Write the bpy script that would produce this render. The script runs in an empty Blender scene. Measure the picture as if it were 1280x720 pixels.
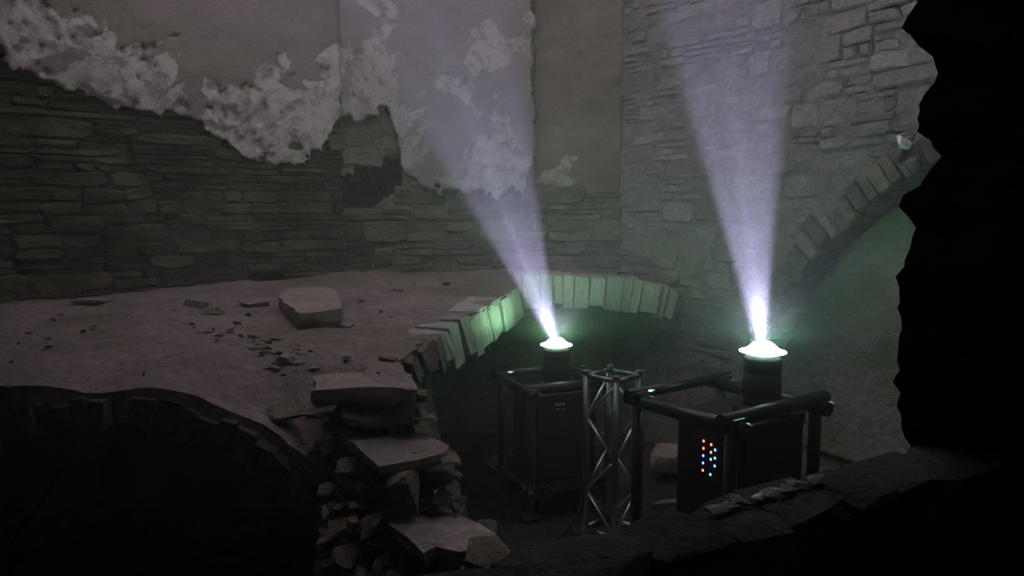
import bpy, bmesh, math, random
import numpy as np
from mathutils import Vector, Matrix
from mathutils.geometry import delaunay_2d_cdt

# ------------------------------------------------------------------ camera
F = 924.0                       # focal length in pixels of the 1280x720 frame
PITCH = math.radians(6.05)
EYE = 2.5                       # camera height over the lower ground
scene = bpy.context.scene
C = scene.collection
cam_d = bpy.data.cameras.new('camera'); cam_d.lens = F / 1280 * 36; cam_d.sensor_width = 36
cam_d.clip_start = 0.02
cam = bpy.data.objects.new('camera', cam_d); C.objects.link(cam)
cam.location = (0, 0, EYE); cam.rotation_euler = (math.radians(90) - PITCH, 0, 0)
scene.camera = cam

# ------------------------------------------------------------------ world: dim night sky over the open ruin
world = bpy.data.worlds.new('night_sky'); scene.world = world; world.use_nodes = True
bg = world.node_tree.nodes['Background']
bg.inputs['Color'].default_value = (0.88, 0.78, 0.82, 1)
bg.inputs['Strength'].default_value = 1.2

vs = scene.view_settings
vs.view_transform = 'Standard'; vs.look = 'None'; vs.gamma = 1; vs.use_curve_mapping = False
vs.exposure = 0.0
scene.cycles.volume_bounces = 0
scene.cycles.max_bounces = 5
scene.cycles.volume_step_rate = 1.0

BEAM = 12000.0        # watts of each searchlight's wide cone
GLOW = 11.0          # watts of the green stray light at each lens

# ------------------------------------------------------------------ helpers: pixels to places
ct, st = math.cos(PITCH), math.sin(PITCH)
def ray(u, v):
    x = (u - 640) / F; y = -(v - 360) / F
    d = Vector((x, y * st + ct, y * ct - st))
    return d / d.y
def P(u, v, Y):                 # the place at distance Y ahead
    d = ray(u, v)
    return Vector((d.x * Y, Y, EYE + d.z * Y))
FA, FB = -0.95, 0.066           # the ledge rises gently to the back
def floor_z(y): return EYE + FA + (y - 3.9) * FB
def PF(u, v):                   # the place on the ledge
    d = ray(u, v)
    t = (FA - 3.9 * FB) / (d.z - FB)
    return Vector((d.x * t, t, EYE + d.z * t))
def PZ(u, v, z):
    d = ray(u, v); t = (z - EYE) / d.z
    return Vector((d.x * t, t, z))

# ------------------------------------------------------------------ numpy noise
def _h(ix, iy, seed):
    n = (ix.astype(np.int64) * 374761393 + iy.astype(np.int64) * 668265263 + seed * 2147483647) & 0xFFFFFFFF
    n = ((n ^ (n >> 13)) * 1274126177) & 0xFFFFFFFF
    return ((n ^ (n >> 16)) & 0xFFFF) / 65535.0
def vnoise(x, y, seed=0):
    x = np.asarray(x, float); y = np.asarray(y, float)
    ix = np.floor(x); iy = np.floor(y); fx = x - ix; fy = y - iy
    fx = fx * fx * (3 - 2 * fx); fy = fy * fy * (3 - 2 * fy)
    a = _h(ix, iy, seed); b = _h(ix + 1, iy, seed); c = _h(ix, iy + 1, seed); d = _h(ix + 1, iy + 1, seed)
    return (a * (1 - fx) + b * fx) * (1 - fy) + (c * (1 - fx) + d * fx) * fy
def fbm(x, y, seed=0, octv=4):
    s = 0; a = .5; t = 0
    x = np.asarray(x, float); y = np.asarray(y, float)
    for i in range(octv):
        an = .9 + i * 1.3 + seed; c_, s_ = math.cos(an), math.sin(an)
        s = s + a * vnoise((x * c_ - y * s_) * 2 ** i, (x * s_ + y * c_) * 2 ** i, seed + i * 17); t += a; a *= .5
    return s / t

# ------------------------------------------------------------------ object helpers
def link(name, me, m=None, parent=None, loc=None):
    o = bpy.data.objects.new(name, me); C.objects.link(o)
    if m is not None and me is not None: me.materials.append(m)
    if parent is not None: o.parent = parent
    if loc is not None: o.location = loc
    return o
def mesh(name, verts, faces, smooth=False):
    me = bpy.data.meshes.new(name); me.from_pydata([tuple(v) for v in verts], [], faces); me.update()
    if smooth: me.polygons.foreach_set('use_smooth', [True] * len(me.polygons))
    return me
def bm_mesh(name, bm, smooth=False):
    bmesh.ops.recalc_face_normals(bm, faces=bm.faces)
    me = bpy.data.meshes.new(name); bm.to_mesh(me); bm.free()
    if smooth: me.polygons.foreach_set('use_smooth', [True] * len(me.polygons))
    return me
def thing(name, label, cat, loc=(0, 0, 0), group=None, rz=0):
    o = bpy.data.objects.new(name, None); C.objects.link(o); o.location = loc; o.rotation_euler = (0, 0, rz)
    o.empty_display_size = .1
    return tag(o, label, cat, group)
def tag(o, label, cat, group=None):
    o['label'] = label; o['category'] = cat
    if group: o['group'] = group
    return o
def struct(o, label, cat):
    o['kind'] = 'structure'; o['label'] = label; o['category'] = cat
    return o
def centred(verts):
    c = Vector((0, 0, 0))
    for v in verts: c += Vector(v)
    c /= len(verts)
    return [Vector(v) - c for v in verts], c

# ------------------------------------------------------------------ materials
def mat_base(name):
    m = bpy.data.materials.new(name); m.use_nodes = True
    nt = m.node_tree; b = nt.nodes['Principled BSDF']
    return m, nt, b
def N(nt, t, **kw):
    n = nt.nodes.new(t)
    for k, v in kw.items(): setattr(n, k, v)
    return n
def noise_node(nt, vec, scale, detail=4, rough=.6):
    n = N(nt, 'ShaderNodeTexNoise'); n.inputs['Scale'].default_value = scale
    n.inputs['Detail'].default_value = detail; n.inputs['Roughness'].default_value = rough
    nt.links.new(vec, n.inputs['Vector']); return n.outputs['Fac']
def ramp(nt, fac, stops):
    r = N(nt, 'ShaderNodeValToRGB'); e = r.color_ramp.elements
    while len(e) < len(stops): e.new(.5)
    for i, (p, c) in enumerate(stops): e[i].position = p; e[i].color = (*c, 1) if len(c) == 3 else c
    nt.links.new(fac, r.inputs['Fac']); return r.outputs['Color']
def mixc(nt, fac, a, b, mode='MIX'):
    x = N(nt, 'ShaderNodeMix', data_type='RGBA', blend_type=mode)
    if hasattr(fac, 'node'): nt.links.new(fac, x.inputs['Factor'])
    else: x.inputs['Factor'].default_value = fac
    for s, v in ((x.inputs['A'], a), (x.inputs['B'], b)):
        if hasattr(v, 'node'): nt.links.new(v, s)
        else: s.default_value = (*v, 1)
    return x.outputs['Result']
def stone_mat(name, c1, c2, scale=2.5, moss=None, moss_amt=.5, bump=.5, fine=45, vary=.35, stretch=(1, 1, 1), rough=.95):
    m, nt, b = mat_base(name)
    geo = N(nt, 'ShaderNodeNewGeometry')
    mp = N(nt, 'ShaderNodeMapping'); mp.inputs['Scale'].default_value = stretch
    nt.links.new(geo.outputs['Position'], mp.inputs['Vector']); vec = mp.outputs['Vector']
    n1 = noise_node(nt, vec, scale, 6, .65)
    col = ramp(nt, n1, [(.3, c1), (.7, c2)])
    n2 = noise_node(nt, vec, scale * 9, 4, .7)
    col = mixc(nt, .75, col, ramp(nt, n2, [(.3, (.62, .62, .62)), (.65, (1.15, 1.15, 1.15))]), 'MULTIPLY')
    if moss:
        n3 = noise_node(nt, vec, scale * .8, 5, .7)
        k = ramp(nt, n3, [(1 - moss_amt - .12, (0, 0, 0)), (1 - moss_amt + .12, (1, 1, 1))])
        col = mixc(nt, k, col, moss)
    if vary:
        oi = N(nt, 'ShaderNodeObjectInfo')
        mr = N(nt, 'ShaderNodeMapRange'); mr.inputs['To Min'].default_value = 1 - vary; mr.inputs['To Max'].default_value = 1 + vary
        nt.links.new(oi.outputs['Random'], mr.inputs['Value'])
        col = mixc(nt, 1.0, col, mr.outputs['Result'], 'MULTIPLY')
    nt.links.new(col, b.inputs['Base Color'])
    b.inputs['Roughness'].default_value = rough
    b.inputs['Specular IOR Level'].default_value = .15
    if bump:
        n4 = noise_node(nt, vec, fine, 5, .7)
        bp = N(nt, 'ShaderNodeBump'); bp.inputs['Strength'].default_value = min(1, bump * 1.5); bp.inputs['Distance'].default_value = .03
        nt.links.new(n4, bp.inputs['Height'])
        n5 = noise_node(nt, vec, fine * .22, 4, .6)
        b2 = N(nt, 'ShaderNodeBump'); b2.inputs['Strength'].default_value = min(1, bump * 1.4); b2.inputs['Distance'].default_value = .07
        nt.links.new(n5, b2.inputs['Height']); nt.links.new(b2.outputs['Normal'], bp.inputs['Normal'])
        nt.links.new(bp.outputs['Normal'], b.inputs['Normal'])
    return m
def plain(name, col, rough=.6, metal=0, bump=0, spec=.3, em=None, ems=0):
    m, nt, b = mat_base(name)
    geo = N(nt, 'ShaderNodeNewGeometry')
    n = noise_node(nt, geo.outputs['Position'], 25, 4, .6)
    c = ramp(nt, n, [(.3, tuple(x * .8 for x in col)), (.7, tuple(min(1, x * 1.15) for x in col))])
    nt.links.new(c, b.inputs['Base Color'])
    b.inputs['Roughness'].default_value = rough; b.inputs['Metallic'].default_value = metal
    b.inputs['Specular IOR Level'].default_value = spec
    if em: b.inputs['Emission Color'].default_value = (*em, 1); b.inputs['Emission Strength'].default_value = ems
    if bump:
        bp = N(nt, 'ShaderNodeBump'); bp.inputs['Strength'].default_value = bump; bp.inputs['Distance'].default_value = .005
        nt.links.new(noise_node(nt, geo.outputs['Position'], 120, 3), bp.inputs['Height']); nt.links.new(bp.outputs['Normal'], b.inputs['Normal'])
    return m

OLIVE = (.055, .065, .028)
M = dict(
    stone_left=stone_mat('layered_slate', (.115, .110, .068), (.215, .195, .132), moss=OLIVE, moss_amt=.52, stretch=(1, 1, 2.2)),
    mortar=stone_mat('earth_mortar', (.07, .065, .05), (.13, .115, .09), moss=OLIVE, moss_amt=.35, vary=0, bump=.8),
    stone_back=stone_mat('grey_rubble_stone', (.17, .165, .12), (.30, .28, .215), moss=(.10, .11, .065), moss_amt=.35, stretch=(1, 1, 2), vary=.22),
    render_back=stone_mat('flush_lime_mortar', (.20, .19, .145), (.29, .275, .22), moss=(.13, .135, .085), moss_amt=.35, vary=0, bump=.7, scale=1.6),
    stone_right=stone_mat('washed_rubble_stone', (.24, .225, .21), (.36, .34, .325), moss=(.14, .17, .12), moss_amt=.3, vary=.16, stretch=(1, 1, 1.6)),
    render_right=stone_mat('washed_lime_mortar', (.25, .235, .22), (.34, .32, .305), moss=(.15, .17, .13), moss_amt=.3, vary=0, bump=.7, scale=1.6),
    arch_stone=stone_mat('mossy_arch_stone', (.13, .125, .10), (.26, .24, .20), moss=(.05, .085, .045), moss_amt=.45, vary=.3),
    recess=stone_mat('smooth_niche_plaster', (.24, .25, .215), (.34, .345, .31), moss=(.15, .18, .11), moss_amt=.4, vary=0, bump=.35, scale=1.3),
    dust=stone_mat('pinkish_dust', (.26, .21, .205), (.44, .36, .35), scale=1.3, moss=(.20, .185, .14), moss_amt=.42, vary=0, bump=.55, fine=60),
    slab=stone_mat('dusty_slab', (.29, .245, .232), (.43, .362, .345), scale=2, moss=(.15, .145, .09), moss_amt=.25, vary=.12, bump=.4),
    pier=stone_mat('mossy_pier_stone', (.16, .145, .12), (.33, .29, .255), scale=3, moss=(.09, .10, .05), moss_amt=.42, vary=.3),
    rubble=stone_mat('dirt_and_rubble', (.15, .13, .11), (.31, .265, .24), scale=3, moss=(.10, .105, .06), moss_amt=.4, vary=0, bump=1),
    dark=stone_mat('dark_stone', (.06, .052, .052), (.12, .105, .10), vary=.25),  # darker stone for the left arch ring and its barrel
    vouss=stone_mat('pale_broken_voussoir', (.42, .41, .38), (.60, .58, .54), scale=4, vary=.22, stretch=(2, 2, .6)),
    chip=stone_mat('dusty_chip', (.24, .21, .19), (.40, .35, .33), scale=6, vary=.3),
    dchip=stone_mat('dark_chip', (.07, .065, .06), (.13, .12, .11), scale=6, vary=.3),
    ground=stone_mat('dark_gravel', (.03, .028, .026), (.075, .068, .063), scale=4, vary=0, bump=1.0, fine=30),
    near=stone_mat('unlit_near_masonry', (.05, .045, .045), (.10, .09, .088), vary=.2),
    white=stone_mat('painted_lit_stone', (.8, .8, .78), (.9, .9, .88), vary=0, bump=0),  # pale colour stands in for grazing light on a stone
    wet=stone_mat('wet_slate', (.10, .10, .10), (.2, .2, .2), vary=.2, rough=.22, bump=.2),
    black=plain('black_textured_paint', (.012, .012, .013), .55, 0, .3),
    pipe=plain('black_powder_coat_pipe', (.014, .015, .016), .35, 0, .1, .5),
    alu=plain('brushed_aluminium', (.24, .25, .25), .40, 1.0, .1),
    brace=plain('polished_brace', (.6, .62, .63), .35, .9),
    steel=plain('bright_zinc_clamp', (.75, .75, .75), .25, 1.0),
    label=plain('white_print', (.8, .82, .9), .6),
    rubber=plain('rubber', (.01, .01, .01), .9),
    lens=plain('lit_lens', (.9, 1, .95), .3, em=(.86, 1.0, .93), ems=5.0),
    red=plain('red_led', (.9, .1, .05), .4, em=(1, .16, .08), ems=5.0),
    blue=plain('blue_led', (.1, .2, .9), .4, em=(.12, .3, 1), ems=5.0),
    cable=plain('black_cable', (.01, .01, .01), .6),
)

# the lens glass glows and lets the lamp's light through
_m = M['lens']; _nt = _m.node_tree; _b = _nt.nodes['Principled BSDF']; _o = _nt.nodes['Material Output']
_t = _nt.nodes.new('ShaderNodeBsdfTransparent'); _x = _nt.nodes.new('ShaderNodeMixShader'); _x.inputs[0].default_value = .45
_nt.links.new(_t.outputs[0], _x.inputs[1]); _nt.links.new(_b.outputs[0], _x.inputs[2]); _nt.links.new(_x.outputs[0], _o.inputs['Surface'])
# ------------------------------------------------------------------ wall paths in plan
class Path:
    def __init__(s, pts):
        s.p = [Vector(p) for p in pts]; s.L = [0]
        for a, b in zip(s.p, s.p[1:]): s.L.append(s.L[-1] + (b - a).length)
    def seg(s, t):
        i = 0
        while i < len(s.p) - 2 and t > s.L[i + 1]: i += 1
        return i
    def raw(s, t):
        i = s.seg(t); a, b = s.p[i], s.p[i + 1]
        return a + (b - a) * ((t - s.L[i]) / (s.L[i + 1] - s.L[i]))
    def at(s, t):
        q = s.raw(t); d = (s.raw(t + .12) - s.raw(t - .12)).normalized()
        return q, Vector((d.y, -d.x))          # normal points to the room (right of travel)
    def w(s, t, z, d):
        q, n = s.at(t)
        return Vector((q.x + n.x * d, q.y + n.y * d, z))
    def px(s, u, v):                            # the place (s, z) a pixel shows on the wall
        r = ray(u, v); best = None
        for i in range(len(s.p) - 1):
            a, b = s.p[i], s.p[i + 1]; e = b - a
            den = r.x * e.y - r.y * e.x
            if abs(den) < 1e-9: continue
            t = (a.x * e.y - a.y * e.x) / den
            k = ((r.x * t - a.x) * e.x + (r.y * t - a.y) * e.y) / e.length_squared
            lo = -9 if i == 0 else 0; hi = 9 if i == len(s.p) - 2 else 1
            if lo <= k <= hi and t > 0 and (best is None or t < best[0]):
                best = (t, s.L[i] + k * e.length, EYE + r.z * t)
        return best[1], best[2]
def to_px(p):
    x = p.x; y = p.y; z = p.z - EYE
    dep = y * ct - z * st; up = y * st + z * ct
    return 640 + F * x / dep, 360 - F * up / dep
W = Path([(-6.4, 3.9), (-5.2, 5.35), (-4.31, 6.25), (-2.55, 7.55), (-1.82, 7.98), (.30, 8.30), (1.20, 8.20), (2.30, 6.90), (3.20, 5.40), (3.9, 3.6)])
S_LB, S_BR, S_END = W.L[4], W.L[6], W.L[9]
TOP = EYE + 4.2

def interp(pts, x):
    return float(np.interp(x, [p[0] for p in pts], [p[1] for p in pts]))

# lower edge of the plaster, in pixels
PL_EDGE = [(-400, 20), (-60, 40), (0, 62), (12, 88), (60, 106), (100, 118), (140, 140), (175, 143), (230, 148), (250, 153), (280, 180), (300, 197), (340, 206), (380, 201), (400, 190), (418, 160),
           (428, 148), (444, 156), (460, 142), (484, 140), (494, 170), (500, 200), (510, 224), (545, 238), (590, 246), (640, 243), (668, 250)]
# arched head of the niche in the right wall, in pixels (outer edge of its recess)
NICHE = [(940, 470), (962, 420), (985, 372), (1010, 332), (1040, 298), (1075, 268), (1110, 242), (1150, 212), (1200, 182), (1300, 150)]
def in_niche(u, v): return u > 940 and v > interp(NICHE, u)
HOLES = [(424, 498, 194, 262), (316, 352, 337, 350), (728, 776, 308, 330)]   # pockets in the masonry
def in_hole(u, v):
    if 418 < u < 500 and 190 < v < 264:
        return v > 225 - (u - 424) * .42 + 6 * math.sin(u * .7) and v < 262 - max(0, u - 460) * .75 and u > 424
    return 316 < u < 352 and 338 < v < 349

def backing_depth(s, z):
    u, v = to_px(W.w(s, z, 0))
    d = -.006
    if in_hole(u, v): d = -.56
    if 668 < u < 776 and v < 248 and s < S_BR: d = -.07
    if s > S_BR and in_niche(u, v): d = -.30
    return d
def build_backing(name, s0, s1, m, label, ds=.04, dz=.04, z0=-.1):
    ns = int((s1 - s0) / ds) + 1; nz = int((TOP - z0) / dz) + 1
    ss = np.linspace(s0, s1, ns); zz = np.linspace(z0, TOP, nz)
    g = fbm(*np.meshgrid(ss * 4, zz * 7, indexing='ij'), seed=5)
    vv = []
    for i, s in enumerate(ss):
        for j, z in enumerate(zz):
            vv.append(W.w(s, z, backing_depth(s, z) + (g[i, j] - .5) * .06))
    n = len(vv)
    f = [(i * nz + j, (i + 1) * nz + j, (i + 1) * nz + j + 1, i * nz + j + 1) for i in range(ns - 1) for j in range(nz - 1)]
    # a real thickness behind
    q = [W.w(s0, z0, -.6), W.w(s1, z0, -.6), W.w(s1, TOP, -.6), W.w(s0, TOP, -.6)]
    q = []; 
    for s in ss: q += [W.w(s, z0, -.6), W.w(s, TOP, -.6)]
    for i in range(ns - 1):
        a = n + 2 * i
        f.append((a, a + 1, a + 3, a + 2))
        f.append((i * nz + nz - 1, (i + 1) * nz + nz - 1, a + 3, a + 1))
        f.append((i * nz, a, a + 2, (i + 1) * nz))
    f.append(tuple([j for j in range(nz)] + [n + 1, n]))
    f.append(tuple([(ns - 1) * nz + j for j in range(nz)][::-1] + [n + 2 * (ns - 1), n + 2 * (ns - 1) + 1]))
    me = mesh(name, vv + q, f)
    me.polygons.foreach_set('use_smooth', [False] * len(me.polygons))
    o = link(name, me, m); struct(o, label, 'wall')
    return o

def wall_stone(parent, m, s0, s1, z0, z1, d, rnd, name='stone', back=-.10, jag=1.0):
    hs, hz = s1 - s0, z1 - z0
    j = lambda k: rnd.uniform(-k, k) * jag
    cs, cz = (s0 + s1) / 2, (z0 + z1) / 2
    n = 12; ring = []; slope = j(.10) * min(1, hz / hs * 2)
    for k in range(n):                         # a squarish outline, knocked about
        a = 2 * math.pi * (k + rnd.uniform(-.3, .3)) / n
        c, s = math.cos(a), math.sin(a); e = .32
        x = math.copysign(abs(c) ** e, c) * hs / 2; y = math.copysign(abs(s) ** e, s) * hz / 2
        ring.append((x + j(min(.03, hs * .07)), y + x * slope + j(min(.013, hz * .13))))
    tx, tz = j(.016), j(.016); vv = []
    for x, y in ring: vv.append(W.w(cs + x, cz + y, back))
    for x, y in ring: vv.append(W.w(cs + x, cz + y, d - .022))
    for x, y in ring:
        q = max(.6, 1 - .016 / max(.02, abs(y) + .001)) if abs(y) > .012 else 1
        p = max(.6, 1 - .018 / max(.03, abs(x)))
        vv.append(W.w(cs + x * p, cz + y * max(q, .72), d + tx * x / hs * 2 + tz * y / hz + j(.006)))
    vv.append(W.w(cs + j(.05) , cz + j(.012), d + j(.008)))
    f = []
    for k in range(n):
        q = (k + 1) % n
        f += [(k, q, n + q, n + k), (n + k, n + q, 2 * n + q, 2 * n + k), (2 * n + k, 2 * n + q, 3 * n)]
    vv, c = centred(vv)
    me = mesh(name, vv, f)
    return link(name, me, m, parent, c)

def layout(s0, s1, z0, z1, rnd, hmin=.13, hmax=.26, wmin=.28, wmax=.7, single=.3):
    cells = []; z = z0
    while z < z1:
        h = rnd.uniform(hmin, hmax); s = s0 - rnd.uniform(0, .3)
        while s < s1:
            w = rnd.uniform(wmin, wmax)
            r = rnd.random()
            if r < single: cells.append((s, s + w, z, z + h))
            else:
                k = 2 if r < .8 else 3
                cuts = sorted([0] + [min(.8, max(.2, (i + 1) / k + rnd.uniform(-.1, .1))) for i in range(k - 1)] + [1])
                for a, b in zip(cuts, cuts[1:]):
                    if rnd.random() < .45:
                        x = rnd.uniform(.3, .7)
                        cells += [(s, s + w * x, z + h * a, z + h * b), (s + w * x, s + w, z + h * a, z + h * b)]
                    else: cells.append((s, s + w, z + h * a, z + h * b))
            s += w
        z += h
    return cells

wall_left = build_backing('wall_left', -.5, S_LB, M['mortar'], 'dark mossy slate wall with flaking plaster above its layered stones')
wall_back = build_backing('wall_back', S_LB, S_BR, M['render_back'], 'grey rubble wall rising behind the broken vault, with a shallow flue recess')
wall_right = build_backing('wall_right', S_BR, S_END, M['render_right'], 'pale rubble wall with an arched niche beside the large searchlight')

rnd = random.Random(11)
def vis(s, z):
    p = W.w(s, z, 0); u, v = to_px(p)
    return u, v
# left wall: layered slate below the plaster
cnt = 0
for (a, b, c, d) in layout(.9, S_LB, 1.45, 3.9, rnd, .11, .24, .3, .75, .22):
    b = min(b, S_LB + .02)
    if b - a < .08: continue
    u, v = vis((a + b) / 2, (c + d) / 2)
    if u < -60 or v < interp(PL_EDGE, u) - 22 or v > 396: continue
    if in_hole(u, v): continue
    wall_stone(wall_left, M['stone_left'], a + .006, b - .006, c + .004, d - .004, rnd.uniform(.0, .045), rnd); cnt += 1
# back wall
for (a, b, c, d) in layout(S_LB + .02, S_BR, .9, 3.3, rnd, .12, .25, .3, .75, .35):
    b = min(b, S_BR + .02); a = max(a, S_LB)
    if b - a < .08: continue
    u, v = vis((a + b) / 2, (c + d) / 2)
    e = interp(PL_EDGE, u) if u < 668 else 252
    if v < e - 14 or v > 440: continue
    ua, va = vis(a, (c + d) / 2); ub, vb = vis(b, (c + d) / 2)
    if in_hole(u, v) or in_hole(ua + 3, va) or in_hole(ub - 3, vb): continue
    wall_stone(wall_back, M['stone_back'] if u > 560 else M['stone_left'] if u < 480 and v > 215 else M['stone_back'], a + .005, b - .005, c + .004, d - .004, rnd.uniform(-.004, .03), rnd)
# right wall
for (a, b, c, d) in layout(S_BR, S_BR + 3.6, .9, 5.2, rnd, .14, .26, .25, .6, .5):
    a = max(a, S_BR)
    if b - a < .08: continue
    u, v = vis((a + b) / 2, (c + d) / 2)
    if u > 1230 or v < -25 or v > 470: continue
    ok = True
    for q, z in ((a, c), (b, c), (a, d), (b, d)):
        uu, vv_ = vis(q, z)
        if uu > 940 and vv_ > interp(NICHE, uu) - 26: ok = False
    if not ok: continue
    wall_stone(wall_right, M['stone_right'], a + .004, b - .004, c + .004, d - .004, rnd.uniform(-.012, .010) + (.05 * max(0, (u - 1020) / 130)) * rnd.random(), rnd)

# arch of the niche: a ring of mossy stones
def arch_stones():
    pts = [(u, interp(NICHE, u)) for u in range(955, 1215, 1)]
    path = [Vector(W.px(u, v)) for u, v in pts]
    acc = 0; last = path[0]; i = 0; r = random.Random(4)
    nxt = .0; prev = None
    while i < len(path) - 1:
        a = path[i]; l = 0; wid = r.uniform(.07, .15); k = i
        while k < len(path) - 1 and l < wid: l += (path[k + 1] - path[k]).length; k += 1
        b = path[k]; i = k
        t = (b - a).normalized(); n = Vector((-t.y, t.x))
        if n.y < 0: n = -n
        ln = r.uniform(.20, .30); lo = r.uniform(-.035, .02); d = r.uniform(.01, .08)
        quad = [a + n * lo + t * .008, b + n * lo - t * .008, b + n * (lo + ln) - t * .005, a + n * (lo + ln) + t * .005]
        vv = []
        for dd, kx in ((-.30, 1.0), (d - .02, 1.0), (d, .9)):
            cc = sum(quad, Vector((0, 0))) / 4
            for q in quad:
                q2 = cc + (q - cc) * kx + Vector((r.uniform(-.008, .008), r.uniform(-.008, .008)))
                vv.append(W.w(q2.x, q2.y, dd + (r.uniform(-.012, .012) if kx < 1 else 0)))
        f = [(0, 3, 2, 1), (8, 9, 10, 11)]
        for o_ in (0, 4):
            for k2 in range(4):
                n2 = (k2 + 1) % 4
                f.append((o_ + k2, o_ + n2, o_ + 4 + n2, o_ + 4 + k2))
        vv, c = centred(vv)
        link('voussoir', mesh('voussoir', vv, f), M['arch_stone'], wall_right, c)
arch_stones()
# smooth plaster inside the niche (a thin coat on the recessed wall)
def coat(name, parent, m, s0, s1, z0, z1, inside, depth, thick, ds=.025, col=None, smooth=True):
    ns = int((s1 - s0) / ds) + 1; nz = int((z1 - z0) / ds) + 1
    ss = np.linspace(s0, s1, ns); zz = np.linspace(z0, z1, nz)
    keep = np.zeros((ns, nz), bool); idx = -np.ones((ns, nz), int); vv = []; cc = []
    for i, s in enumerate(ss):
        for j, z in enumerate(zz):
            p = W.w(s, z, 0); u, v = to_px(p)
            keep[i, j] = inside(s, z, u, v)
            if keep[i, j]:
                idx[i, j] = len(vv); d, c = depth(s, z, u, v)
                vv.append(W.w(s, z, d)); cc.append(c)
    f = []
    for i in range(ns - 1):
        for j in range(nz - 1):
            q = [idx[i, j], idx[i + 1, j], idx[i + 1, j + 1], idx[i, j + 1]]
            g = [x for x in q if x >= 0]
            if len(g) >= 3: f.append(tuple(g))
    me = mesh(name, vv, f)
    bm = bmesh.new(); bm.from_mesh(me)
    lay = bm.verts.layers.float.new('flake')
    bm.verts.ensure_lookup_table()
    for v_, c in zip(bm.verts, cc): v_[lay] = c
    edges = [e for e in bm.edges if e.is_boundary]
    ret = bmesh.ops.extrude_edge_only(bm, edges=edges)
    for g in ret['geom']:
        if isinstance(g, bmesh.types.BMVert):
            # push the rim back to the masonry
            s_dir = Vector((g.co.x, g.co.y, 0)); best = None
            g.co += rim_dir(g.co) * thick
    bm.to_mesh(me); bm.free()
    if smooth: me.polygons.foreach_set('use_smooth', [True] * len(me.polygons))
    return link(name, me, m, parent)
def rim_dir(co):
    # away from the room: straight out from the tower's middle
    d = Vector((co.x + .9, co.y - 3.6, 0)).normalized()
    return d

def plaster_mat(name, pale, paint, paint2, bump=.5):
    m, nt, b = mat_base(name)
    geo = N(nt, 'ShaderNodeNewGeometry'); vec = geo.outputs['Position']
    at = N(nt, 'ShaderNodeAttribute', attribute_name='flake')
    nz = noise_node(nt, vec, 22, 5, .75)
    mm = N(nt, 'ShaderNodeMath', operation='MULTIPLY_ADD'); nt.links.new(nz, mm.inputs[0]); mm.inputs[1].default_value = .5; mm.inputs[2].default_value = -.25
    ad = N(nt, 'ShaderNodeMath', operation='ADD'); nt.links.new(at.outputs['Fac'], ad.inputs[0]); nt.links.new(mm.outputs[0], ad.inputs[1])
    k = ramp(nt, ad.outputs[0], [(.44, (0, 0, 0)), (.56, (1, 1, 1))])
    p2 = ramp(nt, noise_node(nt, vec, 1.3, 5, .6), [(.35, paint), (.65, paint2)])
    dk = ramp(nt, noise_node(nt, vec, 7, 5, .7), [(.36, (.32, .32, .30)), (.53, (1, 1, 1))])
    pl = mixc(nt, .7, pale, dk, 'MULTIPLY')
    col = mixc(nt, k, p2, pl)
    sp = ramp(nt, noise_node(nt, vec, 60, 3, .6), [(.3, (.55, .55, .55)), (.5, (1, 1, 1))])
    col = mixc(nt, .5, col, sp, 'MULTIPLY')
    nt.links.new(col, b.inputs['Base Color']); b.inputs['Roughness'].default_value = .95; b.inputs['Specular IOR Level'].default_value = .1
    bp = N(nt, 'ShaderNodeBump'); bp.inputs['Strength'].default_value = bump; bp.inputs['Distance'].default_value = .02
    nt.links.new(noise_node(nt, vec, 35, 6, .7), bp.inputs['Height']); nt.links.new(bp.outputs['Normal'], b.inputs['Normal'])
    return m
M['plaster'] = plaster_mat('flaking_plaster', (.53, .485, .48), (.22, .195, .175), (.29, .25, .245))
M['plaster2'] = plaster_mat('mauve_flaking_plaster', (.43, .40, .415), (.265, .225, .26), (.285, .265, .26))

def fl(s, z, u, v):
    e = interp(PL_EDGE, u)
    wx = s + (float(fbm(s * 2, z * 2, 90, 3)) - .5) * .5; wz = z + (float(fbm(s * 2, z * 2, 91, 3)) - .5) * .5
    n = float(fbm(wx * 2.6, wz * 2.6, 21, 5)); n2 = float(fbm(wx * 8, wz * 8, 33, 3))
    h = (e - v) / 110.0                      # height over the ragged edge
    if u < 425: k = .98 - h * .62 + (n - .5) * 1.9 + (n2 - .5) * 1.1
    else: k = .36 - abs(u - 500) / 600 + (n - .5) * 2.3 + (n2 - .5) * .5 + max(0, (u - 560) / 90) * .30 + max(0, (v - 130) / 100) * .6
    return max(0., min(1., k))
def pl_depth(s, z, u, v):
    k = fl(s, z, u, v)
    n = float(fbm(s * 5, z * 5, 3, 4)); pit = float(fbm(s * 7, z * 7, 77, 3))
    d = .062 + (.5 - k) * .010 + (n - .5) * .03
    if u < 425:
        d += .01
        if pit > .66 and k > .4: d -= .03
        if abs(u - 425) < 6: d -= .02
    return d, k
def edge_jit(s, z): return (float(fbm(s * 9, z * 9, 9, 4)) - .5) * 26
ZTOP = EYE + 2.9
coat('plaster', wall_left, M['plaster'], .6, S_LB, 2.6, ZTOP, lambda s, z, u, v: u > -140 and v < interp(PL_EDGE, u) + edge_jit(s, z), pl_depth, .10)
coat('plaster', wall_back, M['plaster2'], S_LB, W.px(670, 100)[0], 2.3, ZTOP + .4, lambda s, z, u, v: v < interp(PL_EDGE, u) + edge_jit(s, z) and u < 662 + edge_jit(s * .4, z * .4) * 1.1, pl_depth, .10)
def rc_depth(s, z, u, v):
    k = .95 - math.hypot((u - 701) / 18, (v - 224) / 24) * .5 + (float(fbm(s * 9, z * 9, 15, 4)) - .5) * 1.2
    k = max(0.05, min(1, k))
    return -.030 + (float(fbm(s * 5, z * 8, 41, 4)) - .5) * .05, k
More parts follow.
